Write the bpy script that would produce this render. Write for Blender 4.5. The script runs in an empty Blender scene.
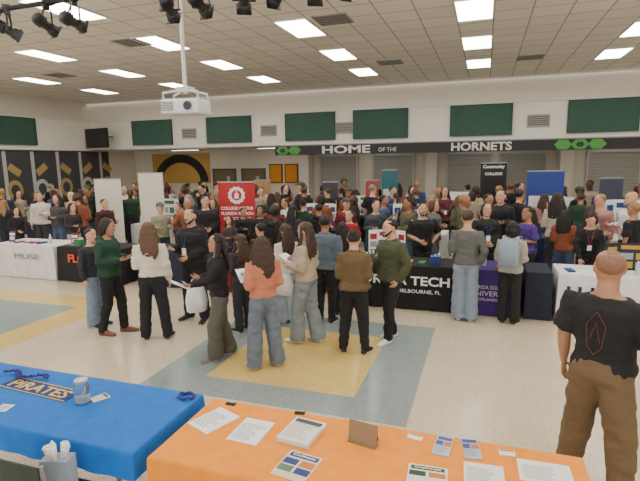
import bpy, bmesh, math, random, time
from mathutils import Vector, Matrix, noise
from math import radians, sin, cos, pi
random.seed(11); T00=time.time()
SC=bpy.context.scene; COL=SC.collection
# ---------------------------------------------------------------- camera
F=486.0; CAM=Vector((0,0,2.5))
Yn=Vector((166,83.5,-486)).normalized()
Xn=Vector((1451,-58.5,486)); Xn=(Xn-Yn*Xn.dot(Yn)).normalized()
Zn=Xn.cross(Yn)
def ray(u,v):
    c=Vector((u-320,240.5-v,-F)); return Vector((Xn.dot(c),Yn.dot(c),Zn.dot(c)))
def P(u,v,z):
    d=ray(u,v); s=(z-CAM.z)/d.z
    return Vector((d.x*s,d.y*s,z))
def PY(u,v,y):
    d=ray(u,v); s=y/d.y; return Vector((d.x*s,y,CAM.z+d.z*s))
def proj(p):
    q=p-CAM; c=Xn*q.x+Yn*q.y+Zn*q.z
    return 320+F*c.x/-c.z, 240.5-F*c.y/-c.z
cd=bpy.data.cameras.new('camera'); cam=bpy.data.objects.new('camera',cd); COL.objects.link(cam)
cd.sensor_width=36; cd.lens=F/640*36; cd.clip_start=.05
cam.matrix_world=Matrix(((Xn.x,Xn.y,Xn.z,0),(Yn.x,Yn.y,Yn.z,0),(Zn.x,Zn.y,Zn.z,2.5),(0,0,0,1)))
SC.camera=cam
# ---------------------------------------------------------------- materials
def lin(c):
    return tuple(((x/255)/12.92 if x/255<=.04045 else ((x/255+.055)/1.055)**2.4) for x in c)
MC={}
def mat(rgb,rough=.7,kind='plain',metal=0,emit=0,alpha=None):
    key=(rgb,rough,kind,metal,emit)
    if key in MC: return MC[key]
    m=bpy.data.materials.new(kind+'_%d_%d_%d'%rgb); m.use_nodes=True
    nt=m.node_tree; b=nt.nodes['Principled BSDF']; col=lin(rgb)
    b.inputs['Base Color'].default_value=(*col,1); b.inputs['Roughness'].default_value=rough; b.inputs['Metallic'].default_value=metal
    if emit:
        b.inputs['Emission Color'].default_value=(*col,1); b.inputs['Emission Strength'].default_value=emit
    if kind=='glass':
        b.inputs['Transmission Weight'].default_value=.9; b.inputs['IOR'].default_value=1.3
    if kind in('cloth','skin','hair','wall','wood'):
        tc=nt.nodes.new('ShaderNodeTexCoord'); n=nt.nodes.new('ShaderNodeTexNoise'); n.inputs['Detail'].default_value=4
        mp=nt.nodes.new('ShaderNodeMapping')
        sc={'cloth':(11,11,7),'skin':(40,40,40),'hair':(90,90,12),'wall':(3,3,3),'wood':(4,30,4)}[kind]
        mp.inputs['Scale'].default_value=sc; n.inputs['Scale'].default_value=1
        nt.links.new(tc.outputs['Object'],mp.inputs[0]); nt.links.new(mp.outputs[0],n.inputs['Vector'])
        mx=nt.nodes.new('ShaderNodeMix'); mx.data_type='RGBA'
        k={'cloth':.16,'skin':.08,'hair':.5,'wall':.04,'wood':.2}[kind]
        mx.inputs[6].default_value=(*[x*(1-k) for x in col],1); mx.inputs[7].default_value=(*[min(1,x*(1+k)+.002) for x in col],1)
        nt.links.new(n.outputs[0],mx.inputs[0]); nt.links.new(mx.outputs[2],b.inputs['Base Color'])
        bp=nt.nodes.new('ShaderNodeBump'); bp.inputs['Strength'].default_value={'cloth':.5,'skin':.05,'hair':.6,'wall':.05,'wood':.1}[kind]
        bp.inputs['Distance'].default_value=.02
        nt.links.new(n.outputs[0],bp.inputs['Height']); nt.links.new(bp.outputs[0],b.inputs['Normal'])
    MC[key]=m; return m
def cloth(rgb): return mat(rgb,.85,'cloth')
BLACK=mat((18,18,20),.5); WHITE=mat((235,235,235),.6); STEEL=mat((150,152,155),.35,'plain',.8)
# ---------------------------------------------------------------- mesh builder
class MB:
    def __init__(s): s.v=[];s.f=[];s.m=[];s.xf=None
    def add(s,vs,fs,mi=0):
        o=len(s.v)
        for p in vs:
            p=Vector(p); s.v.append(s.xf(p) if s.xf else p)
        for f in fs: s.f.append(tuple(o+i for i in f)); s.m.append(mi)
    def box(s,c,d,mi=0,rot=None):
        c=Vector(c); R=rot
        vs=[]
        for x in(-.5,.5):
            for y in(-.5,.5):
                for z in(-.5,.5):
                    q=Vector((x*d[0],y*d[1],z*d[2]))
                    if R is not None:q=R@q
                    vs.append(c+q)
        s.add(vs,[(0,1,3,2),(4,6,7,5),(0,4,5,1),(2,3,7,6),(0,2,6,4),(1,5,7,3)],mi)
    def rings(s,rs,mi=0,cap=True):
        n=len(rs[0]); vs=[p for r in rs for p in r]; fs=[]
        for i in range(len(rs)-1):
            for j in range(n):
                k=(j+1)%n; fs.append((i*n+j,i*n+k,(i+1)*n+k,(i+1)*n+j))
        if cap: fs.append(tuple(range(n-1,-1,-1))); fs.append(tuple((len(rs)-1)*n+j for j in range(n)))
        s.add(vs,fs,mi)
    def tube(s,pts,rad,seg=10,mi=0,ref=(1,0,0),roundcap=True,cap=True):
        pts=[Vector(p) for p in pts]; rad=[(r,r) if not isinstance(r,tuple) else r for r in rad]
        n=len(pts); rs=[]
        for i,p in enumerate(pts):
            a=pts[max(0,i-1)]; b=pts[min(n-1,i+1)]; t=(b-a).normalized()
            rf=Vector(ref)
            if abs(rf.dot(t))>.93: rf=Vector((0,1,0)) if abs(t.y)<.9 else Vector((0,0,1))
            sd=(rf-t*rf.dot(t)).normalized(); up=t.cross(sd)
            ra,rb=rad[i]
            ring=lambda k,off:[p+t*off+sd*(ra*k*cos(2*pi*j/seg))+up*(rb*k*sin(2*pi*j/seg)) for j in range(seg)]
            m=min(ra,rb)
            if i==0 and roundcap: rs.append(ring(.45,-m*.8)); rs.append(ring(.85,-m*.45))
            rs.append(ring(1,0))
            if i==n-1 and roundcap: rs.append(ring(.85,m*.45)); rs.append(ring(.45,m*.8))
        s.rings(rs,mi,cap)
    def ell(s,c,r,mi=0,seg=14,nr=9,fn=None):
        c=Vector(c); rs=[]
        for i in range(nr):
            a=-pi/2+pi*(i+.35)/(nr-.3); rs.append([c+Vector((r[0]*cos(a)*cos(2*pi*j/seg),r[1]*cos(a)*sin(2*pi*j/seg),r[2]*sin(a))) for j in range(seg)])
        if fn: rs=[[fn(p) for p in q] for q in rs]
        s.rings(rs,mi)
    def lathe(s,prof,c=(0,0,0),seg=16,mi=0):
        c=Vector(c); s.rings([[c+Vector((r*cos(2*pi*j/seg),r*sin(2*pi*j/seg),z)) for j in range(seg)] for r,z in prof],mi)
    def mesh(s,name,smooth=False,fix=True):
        me=bpy.data.meshes.new(name); me.from_pydata([tuple(p) for p in s.v],[],s.f)
        me.polygons.foreach_set('material_index',s.m)
        if fix:
            bm=bmesh.new(); bm.from_mesh(me); bmesh.ops.recalc_face_normals(bm,faces=bm.faces); bm.to_mesh(me); bm.free()
        if smooth: me.polygons.foreach_set('use_smooth',[True]*len(me.polygons))
        me.update(); return me
def link(name,me,parent=None,loc=(0,0,0),mats=(),rot=(0,0,0)):
    o=bpy.data.objects.new(name,me); COL.objects.link(o); o.location=loc; o.rotation_euler=rot
    if parent: o.parent=parent
    for m in mats: me.materials.append(m) if me else None
    return o
def obj(mb,name,mats,parent=None,loc=(0,0,0),rot=(0,0,0),smooth=False,bevel=0):
    me=mb.mesh(name,smooth)
    o=link(name,me,parent,loc,mats,rot)
    if bevel:
        b=o.modifiers.new('bevel','BEVEL'); b.width=bevel; b.segments=2; b.limit_method='ANGLE'
    return o
def tag(o,label,cat,group=None):
    o['label']=label; o['category']=cat
    if group:o['group']=group
    return o
def empty(name,label,cat,loc=(0,0,0),rot=0,group=None):
    o=bpy.data.objects.new(name,None); COL.objects.link(o); o.location=loc; o.rotation_euler=(0,0,rot); o.empty_display_size=.1
    return tag(o,label,cat,group)
def prep(mb,voxel,sm,name):
    me=mb.mesh(name,True); o=bpy.data.objects.new('tmp',me); COL.objects.link(o)
    r=o.modifiers.new('r','REMESH'); r.mode='VOXEL'; r.voxel_size=voxel; r.use_smooth_shade=True
    if sm:
        q=o.modifiers.new('s','SMOOTH'); q.iterations=sm; q.factor=.5
    return o
def fin(o,jit=0,freq=9):
    global DG
    me0=o.data; me=bpy.data.meshes.new_from_object(o.evaluated_get(DG)); me.name=me0.name
    if jit:
        for v in me.vertices:
            p=v.co; k=noise.noise(Vector((p.x*freq,p.y*freq,p.z*freq*1.6)))+.5*noise.noise(Vector((p.x*freq*2.3+5,p.y*freq*2.3,p.z*freq*3.4)))
            v.co=p+v.normal*(k*jit)
    TRASH.append(o)
    return me
TRASH=[]
def text(s,mt,parent,loc,w=None,h=None,rot=(pi/2,0,0),bold=.0,name='lettering',ext=.002):
    cu=bpy.data.curves.new('t','FONT'); cu.body=s; cu.align_x='CENTER'; cu.align_y='CENTER'; cu.extrude=.01; cu.offset=bold; cu.resolution_u=3
    TXT.append((cu,mt,parent,loc,w,h,rot,name,ext))
TXT=[]
def flush_text():
    os_=[]
    for t in TXT:
        o=bpy.data.objects.new('t',t[0]); COL.objects.link(o); os_.append(o)
    dg=bpy.context.evaluated_depsgraph_get(); res=[bpy.data.meshes.new_from_object(o.evaluated_get(dg)) for o in os_]
    for o in os_: bpy.data.objects.remove(o)
    for me,(cu,mt,parent,loc,w,h,rot,name,ext) in zip(res,TXT):
        xs=[v.co.x for v in me.vertices]; ys=[v.co.y for v in me.vertices]
        cx=(max(xs)+min(xs))/2; cy=(max(ys)+min(ys))/2; W_=max(xs)-min(xs); H_=max(ys)-min(ys)
        sy=h/H_ if h else w/W_; sx=w/W_ if w else sy
        for v in me.vertices: v.co=Vector(((v.co.x-cx)*sx,(v.co.y-cy)*sy,ext if v.co.z>0 else 0))
        me.materials.clear(); me.materials.append(mt); me.name=name; link(name,me,parent,loc,(),rot)
# ---------------------------------------------------------------- people
ARM={'down':((.05,.02,-.28),(.07,-.05,-.52)),'bent':((.04,.03,-.28),(-.03,-.23,-.25)),'clasp':((.06,.02,-.27),(-.11,-.20,-.36)),
'fold':((.06,-.04,-.27),(-.15,-.21,-.22)),'pocket':((.09,.06,-.27),(.02,-.05,-.47)),'phone':((.03,-.07,-.27),(-.06,-.28,-.10)),
'reach':((.04,-.17,-.22),(.0,-.40,-.27)),'hip':((.15,.07,-.24),(.0,-.02,-.42)),'table':((.05,-.10,-.25),(.0,-.26,-.47)),'side':((.11,.02,-.26),(.17,-.08,-.47)),
'face':((.05,-.08,-.26),(-.09,-.15,-.01))}
def rx(p,a,z0=.95,y0=0):
    y=p.y-y0; z=p.z-z0; return Vector((p.x,y0+y*cos(a)-z*sin(a),z0+y*sin(a)+z*cos(a)))
def person_gen(sp,hi=True):
    vb=.0135 if hi else .02; vc=.016 if hi else .022
    fem=sp.get('fem',0); fat=sp.get('fat',1.0); lean=radians(sp.get('lean',0)); hy,hp=[radians(a) for a in sp.get('head',(0,0))]
    sway=sp.get('sway',0)
    def full(p):
        q=rx(p,lean); return Vector((q.x+sway*max(0,min(1,(q.z-.6)/.5)),q.y,q.z))
    def bend(p):
        q=rx(p,lean*max(0,min(1,(p.z-.9)/.25))); return Vector((q.x+sway*max(0,min(1,(q.z-.6)/.5)),q.y,q.z))
    HS=1.07
    def hd(p):
        p=Vector((p.x*HS,.01+(p.y-.01)*HS,1.52+(p.z-1.52)*HS))
        q=rx(p,hp,1.54,.01); c,s_=cos(hy),sin(hy); y=q.y-.01
        return full(Vector((q.x*c-y*s_,q.x*s_+y*c+.01,q.z)))
    shf=.9 if fem else 1.0+(fat-1)*.6
    TR=[(.84,.13,.10,.005),(.90,.165,.118,.01),(.97,.165,.115,.005),(1.04,.150,.105,0),(1.12,.142 if not fem else .122,.10,0),(1.22,.155*shf,.108,0),(1.31,.172*shf,.118,-.004),(1.38,.182*shf,.11,0),(1.42,.165*shf,.092,.008),(1.455,.115,.072,.012),(1.485,.07,.062,.014)]
    def torso(mb,z0,z1,e,flare=0):
        rs=[]
        for z,a,b,yc in TR:
            if z<z0-.04 or z>z1+.001: continue
            zz=max(z,z0); ff=fat if .9<z<1.4 else 1
            a2=a*(ff*.6+.4)+e; b2=b*ff+e
            if zz<z0+.1: a2+=flare;b2+=flare
            rs.append([Vector((a2*cos(t)*(abs(cos(t))**-.12 if abs(cos(t))>.01 else 1),yc+b2*sin(t)-(ff-1)*.05,zz)) for t in [2*pi*j/18 for j in range(18)]])
        mb.xf=bend; mb.rings(rs); mb.xf=None
    mb=MB(); torso(mb,.84,1.49,-.006)
    mb.xf=full; nk=1+(fat-1)*.6; mb.tube([(0,.02,1.42),(0,.015,1.50),(0,.0,1.57)],[.068*nk,.060*nk,.058*nk],12)
    mb.xf=hd
    HR=[(1.522,.026,.03,-.055),(1.535,.045,.05,-.04),(1.56,.06,.072,-.022),(1.59,.068,.086,-.010),(1.63,.074,.094,-.003),(1.67,.077,.098,.002),(1.70,.073,.092,.006),(1.728,.058,.072,.01),(1.745,.03,.04,.01)]
    mb.rings([[Vector((a*cos(t)*nk**.5,yc+b*sin(t),z)) for t in [2*pi*j/16 for j in range(16)]] for z,a,b,yc in HR])
    mb.tube([(0,-.086,1.655),(0,-.095,1.635),(0,-.102,1.614)],[.008,.010,.014],8,roundcap=True)
    mb.ell((0,-.085,1.578),(.024,.02,.012)); mb.ell((0,-.083,1.536),(.022,.02,.016))
    for sg in(1,-1): mb.ell((sg*.079*nk**.5,.008,1.632),(.012,.02,.032))
    mb.xf=full; hands=[]; arms={}
    for sg,k in((1,'L'),(-1,'R')):
        e,w=ARM[sp.get('arm'+k,'down')]
        S=Vector((sg*.178*shf,.01,1.41)); E=S+Vector((sg*e[0],e[1],e[2])); W=S+Vector((sg*w[0],w[1],w[2])); arms[k]=(S,E,W)
        mb.tube([(sg*.10,.01,1.405),S,(S+E)/2,E,(E+W)/2,W],[.045,.05,.044*fat,.038*fat,.035*fat,.025],10)
        d=(W-E).normalized(); n=Vector((-sg,0,0))
        if sp.get('arm'+k) in('bent','phone','reach','table'): n=Vector((-sg*.5,0,-1 if sp.get('arm'+k)=='table' else .8))
        n=(n-d*n.dot(d)).normalized(); sv=d.cross(n)
        if sv.dot(Vector((-sg*.3,-1,.5)))<0: sv=-sv
        mb.tube([W-d*.01,W+d*.04,W+d*.085],[(.026,.02),(.038,.017),(.04,.015)],10,ref=sv)
        hands.append((W,d,n,sv))
    mb.xf=None
    legs=[]
    for (fx,fy,tw),sg in zip(sp.get('feet',((.10,0,10),(-.10,0,-10))),(1,-1)):
        H=Vector((sg*.085+sway*.9,.005,.90)); A=Vector((fx,fy+.03,.09)); Kn=(H+A)/2+Vector((sg*.005,-.03-abs(fy)*.2,0))
        mb.tube([H,(H*.5+Kn*.5),Kn,Kn*.5+A*.5,A],[(.082,.086),(.070,.074),.050,.046,.034],12)
        legs.append((H,Kn,A,fx,fy,tw,sg))
        R=Matrix.Rotation(radians(tw),3,'Z')
        f=lambda y,z:Vector((fx,fy,0))+R@Vector((0,y,z))
        mb.tube([f(.045,.045),f(-.03,.05),f(-.11,.035),f(-.16,.025)],[(.028,.03),(.033,.035),(.038,.02),(.03,.014)],8)
    H_body=prep(mb,vb,2 if hi else 1,'person')
    kind=sp.get('top','long'); e={'tee':.02,'long':.022,'sweater':.034,'hoodie':.04,'jacket':.04,'puffer':.054}[kind]
    mb=MB(); torso(mb,sp.get('hem',.90),1.462,e,.014 if kind in('tee','jacket') else -.004)
    mb.xf=full
    for k,(S,E,W) in arms.items():
        sg=1 if k=='L' else -1; fk=(fat-1)*.05
        if kind=='tee':
            q=S.lerp(E,.88); mb.tube([(sg*.11,.01,1.40),S,q],[.05+e*.5,.056+e*.6+fk,.06+e*1.1+fk],12,roundcap=False)
        else:
            M=E.lerp(W,.5); mb.tube([(sg*.11,.01,1.40),S,S.lerp(E,.5),E,M,E.lerp(W,.94)],[.05+e*.5,.056+e*.6,.05+e*.8,.046+e*.8,.042+e*.8,.03+e*.6],12)
    if kind=='hoodie': mb.tube([(-.10,.03,1.47),(-.07,.10,1.46),(0,.125,1.44),(.07,.10,1.46),(.10,.03,1.47)],[.035,.05,.055,.05,.035],10)
    if kind in('jacket','puffer','sweater'):
        c=[(.074*cos(t),.014+.072*sin(t)-.01*(sin(t)<0),1.478+.012*sin(t)) for t in [2*pi*i/12 for i in range(13)]]; mb.tube(c,[.018]*13,6,ref=(0,0,1))
    H_top=prep(mb,vc,2,'top')
    tk=sp.get('leg','reg'); th,kn,hm={'slim':(.098,.074,.060),'reg':(.104,.086,.078),'wide':(.108,.1,.106)}[tk]
    mb=MB(); rs=[]
    for z,a,b,yc in[(.85,.12,.10,.005),(.90,.172,.125,.01),(.97,.172,.122,.005),(1.03,.155,.112,0)]:
        rs.append([bend(Vector(((a*(fat*.6+.4)+.006)*cos(t),yc+(b*fat+.004)*sin(t),z))) for t in[2*pi*j/18 for j in range(18)]])
    mb.rings(rs)
    tf=fat**.6
    for H,Kn,A,fx,fy,tw,sg in legs:
        B=Vector((fx,fy+.02,.045)); mb.tube([H,H*.5+Kn*.5,Kn,Kn*.5+A*.5,B],[(th*tf,(th+.008)*tf),(th*.93*tf,th*.97*tf),(kn+.004)*tf,(kn+hm)/2*tf,(hm,hm*1.1)],14,roundcap=False)
    H_tr=prep(mb,vc,2,'trousers')
    st=sp.get('hair','short'); H_hair=None; nr=nk**.5
    if st!='bald':
        q=MB(); q.xf=hd
        tight=.93 if st=='stubble' else 1
        def cl(p):
            lim=1.575 if p.y>.035 else (1.625 if p.y>-.01 else 1.69); return Vector((p.x*nr,p.y,max(p.z,lim)))
        q.ell((0,.016,1.668),(.086*tight,.101*tight,.088*tight),seg=18,nr=13,fn=cl)
        if st=='short':
            for i in range(14):
                a=random.uniform(0,2*pi); r_=random.uniform(.2,.9); q.ell((.06*r_*cos(a),.01+.075*r_*sin(a),1.735-.03*r_),(.03,.03,.022),seg=7,nr=5)
        if st in('long','wavy'):
            wv=.014 if st=='wavy' else 0; o_=random.uniform(-.01,.01)
            q.tube([(0,.05,1.70),(0,.075,1.61),(o_,.09,1.52),(o_,.105,1.43),(o_*2,.115,1.33),(o_*2,.11,1.25)],[(.08,.05),(.09+wv,.05),(.11+wv,.045),(.13+wv,.036),(.115+wv,.028),(.07,.015)],12)
            for sg in(1,-1): q.tube([(sg*.05,-.03,1.715),(sg*.083,-.012,1.65),(sg*.098,.0,1.56),(sg*.118,-.015,1.47),(sg*.115,-.07,1.38),(sg*.105,-.095,1.30)],[.018,.022,.026+wv,.03+wv,.024,.010],8)
        if st=='bob':
            q.tube([(0,.03,1.68),(0,.05,1.60),(0,.05,1.53)],[(.09,.07),(.10,.07),(.085,.05)],12)
            for sg in(1,-1): q.tube([(sg*.06,-.03,1.70),(sg*.088,-.01,1.63),(sg*.09,-.005,1.55)],[.02,.026,.024],8)
        if st=='pony': q.tube([(0,.10,1.70),(0,.15,1.68),(0,.165,1.60),(0,.15,1.48),(0,.14,1.40)],[.025,.035,.036,.03,.012],10)
        if st=='bun': q.ell((0,.085,1.735),(.05,.045,.042))
        if st=='curly':
            for i in range(46):
                a=random.uniform(0,2*pi); z=random.uniform(-.2,1)
                y=.03+.105*sin(a)*math.sqrt(1-max(0,z)**2*.8); x=.095*cos(a)*math.sqrt(1-max(0,z)**2*.8)
                if y<-.04 and z<.55: continue
                q.ell((x,y,1.62+z*.13),(.032,.032,.03),seg=7,nr=5)
        H_hair=prep(q,(.011 if hi else .02),1,'hair')
    yield
    body=fin(H_body); fb=MB(); fb.xf=full
    for W,d,n,sv in hands:
        for i,(o,L) in enumerate(((.030,.072),(.010,.082),(-.010,.077),(-.029,.06))):
            r=W+d*.078+sv*o; m=r+d*L*.5+n*L*.12; t=m+d*L*.36+n*L*.36
            fb.tube([r,m,t],[.0088,.008,.0068],6 if hi else 5)
        r=W+d*.025+sv*.028; fb.tube([r,r+d*.03+sv*.026+n*.006,r+d*.062+sv*.032+n*.02],[.012,.010,.008],6 if hi else 5)
    fm=fb.mesh('f',True)
    bm=bmesh.new(); bm.from_mesh(body); bm.from_mesh(fm)
    if not hi:
        q=MB(); q.xf=hd
        for sg in(1,-1): q.ell((sg*.032,-.087,1.642),(.014,.010,.008),seg=8,nr=5)
        q.ell((0,-.102,1.580),(.020,.006,.005),seg=8,nr=5)
        em=q.mesh('e',True); n0=len(bm.faces); bm.from_mesh(em); bm.faces.ensure_lookup_table()
        for f in bm.faces[n0:]: f.material_index=1
    bm.to_mesh(body); bm.free()
    out={'person':body}
    out['shirt' if kind in('tee','long') else ('sweater' if kind in('sweater','hoodie') else 'jacket')]=fin(H_top,.015,8)
    out['trousers']=fin(H_tr,.013,8)
    for i,(H,Kn,A,fx,fy,tw,sg) in enumerate(legs):
        R=Matrix.Rotation(radians(tw),3,'Z'); q=MB()
        f=lambda x,y,z:Vector((fx,fy,0))+R@Vector((x,y,max(0,z)))
        rs=[]
        for y,w,h in[(.085,.02,.06),(.075,.034,.085),(.04,.038,.10),(-.01,.04,.095),(-.07,.045,.072),(-.13,.047,.055),(-.175,.04,.045),(-.195,.02,.03)]:
            rs.append([f(w*cos(t)*(1.08 if sin(t)<-.3 else 1),y,h*.5+h*.52*sin(t)) for t in[2*pi*j/12 for j in range(12)]])
        q.rings(rs); rs=[]
        for z,k in((0,.97),(.012,1.03),(.022,1.0)): rs.append([f(.047*k*cos(t)*(1 if sin(t)<0 else .85),-.055-(-.145*k)*sin(t),z) for t in[2*pi*j/16 for j in range(16)]])
        q.rings(rs,1); out['shoe%d'%i]=q.mesh('shoe',True)
    if H_hair:
        out['hair']=fin(H_hair,.008 if st!='stubble' else .001,20)
        if st=='cap':
            q=MB(); q.xf=hd
            q.ell((0,.01,1.70),(.093,.108,.075),seg=18,nr=11,fn=lambda p:Vector((p.x,p.y,max(p.z,1.69)))); q.ell((0,-.13,1.692),(.065,.065,.008))
            out['cap']=q.mesh('cap',True)
    if sp.get('beard'):
        q=MB(); q.xf=hd; q.tube([(-.07,-.005,1.61),(-.06,-.055,1.57),(-.03,-.085,1.543),(0,-.092,1.535),(.03,-.085,1.543),(.06,-.055,1.57),(.07,-.005,1.61)],[.010,.014,.018,.020,.018,.014,.010],8)
        q.tube([(-.03,-.094,1.590),(0,-.102,1.597),(.03,-.094,1.590)],[.005,.007,.005],6); out['beard']=q.mesh('beard',True)
    if hi:
        for i,sg in enumerate((1,-1)):
            q=MB(); q.xf=hd; q.ell((sg*.032,-.084,1.642),(.013,.010,.007),0,10,7); q.ell((sg*.032,-.091,1.642),(.006,.004,.006),1,8,5)
            q.tube([(sg*.018,-.094,1.664),(sg*.034,-.096,1.668),(sg*.050,-.087,1.663)],[.004,.005,.004],5,mi=1); out['eye%d'%i]=q.mesh('eye',True)
        q=MB(); q.xf=hd; q.tube([(-.022,-.095,1.580),(0,-.104,1.582),(.022,-.095,1.580)],[.004,.006,.004],6); out['mouth']=q.mesh('mouth',True)
    if sp.get('lan'):
        q=MB(); q.xf=full; b=.118*fat+e+.012
        for sg in(1,-1): q.tube([(sg*.065,.0,1.482),(sg*.06,-.085,1.44),(sg*.035,-b,1.33),(0,-b-.004,1.18)],[(.006,.003)]*4,6)
        q.box((0,-b-.006,1.13),(.075,.006,.10),1); out['lanyard']=q.mesh('lanyard')
    sp['_out']=out; sp['_hands']=[full(W+d*.07) for W,d,n,sv in hands]; sp['_back']=.118*fat+e
    yield
SK={'light':(205,158,132),'fair':(216,174,150),'med':(176,128,100),'tan':(160,112,84),'dark':(90,60,44)}
HC={'black':(22,18,17),'brown':(62,42,30),'dkbrown':(38,27,22),'blond':(150,118,78),'grey':(130,128,125),'ltbrown':(90,64,44),'stubble':(135,98,78)}
LIP=mat((150,88,80),.5); EYEW=mat((205,200,195),.3); EYED=mat((40,28,22),.3)
def slot(o,ms):
    me=o.data
    while len(me.materials)<len(ms): me.materials.append(ms[len(me.materials)])
    for i,m in enumerate(ms): o.material_slots[i].link='OBJECT'; o.material_slots[i].material=m
def spawn(parts,pos,rz,h,sp,label,group=None):
    s=h/1.765; skin=mat(SK[sp.get('skin','light')],.55,'skin')
    body=bpy.data.objects.new('person',parts['person']); COL.objects.link(body); body.location=pos; body.rotation_euler=(0,0,rz); body.scale=(s,s,s)
    slot(body,[skin,EYED]); tag(body,label,'person',group)
    for k,me in parts.items():
        if k=='person': continue
        nm=k.rstrip('01'); o=bpy.data.objects.new(nm,me); COL.objects.link(o); o.parent=body
        if nm in('shirt','sweater','jacket'): ms=[cloth(sp['tc'])]
        elif nm=='trousers': ms=[cloth(sp['pc'])]
        elif nm=='shoe': ms=[mat(sp.get('sc',(25,25,27)),.6),mat(sp.get('sole',(200,200,200)),.6)]
        elif nm in('hair','beard'): ms=[mat(HC[sp.get('hc','dkbrown')],.6,'hair')]
        elif nm=='cap': ms=[cloth(sp.get('cc',(70,75,60)))]
        elif nm=='eye': ms=[EYEW,EYED]
        elif nm=='mouth': ms=[LIP]
        elif nm=='lanyard': ms=[mat(sp.get('lc',(30,60,120)),.6),WHITE]
        slot(o,ms)
    return body
def solve(u,vh,vf):
    uf=u
    for _ in range(5):
        p=P(uf,vf,0); lo,hi_=1.2,2.1
        for _ in range(20):
            m=(lo+hi_)/2
            if proj(p+Vector((0,0,m)))[1]<vh: hi_=m
            else: lo=m
        uf+=u-proj(p+Vector((0,0,lo)))[0]
    return p,lo
def rotfor(p,face): return math.atan2(-p.y,-p.x)+radians(face)+pi/2
def W(body,loc):
    return Matrix.Translation(body.location)@Matrix.Rotation(body.rotation_euler.z,4,'Z')@Matrix.Scale(body.scale.x,4)@Vector(loc)
st_n=((.10,0,10),(-.10,0,-10)); st_w=((.16,0,18),(-.16,.02,-18)); st_s=((.09,-.13,8),(-.09,.12,-12)); st_t=((.08,.08,14),(-.08,-.10,-8)); st_c=((.07,-.02,8),(-.07,.02,-8))
DK=(28,28,34)
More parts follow.
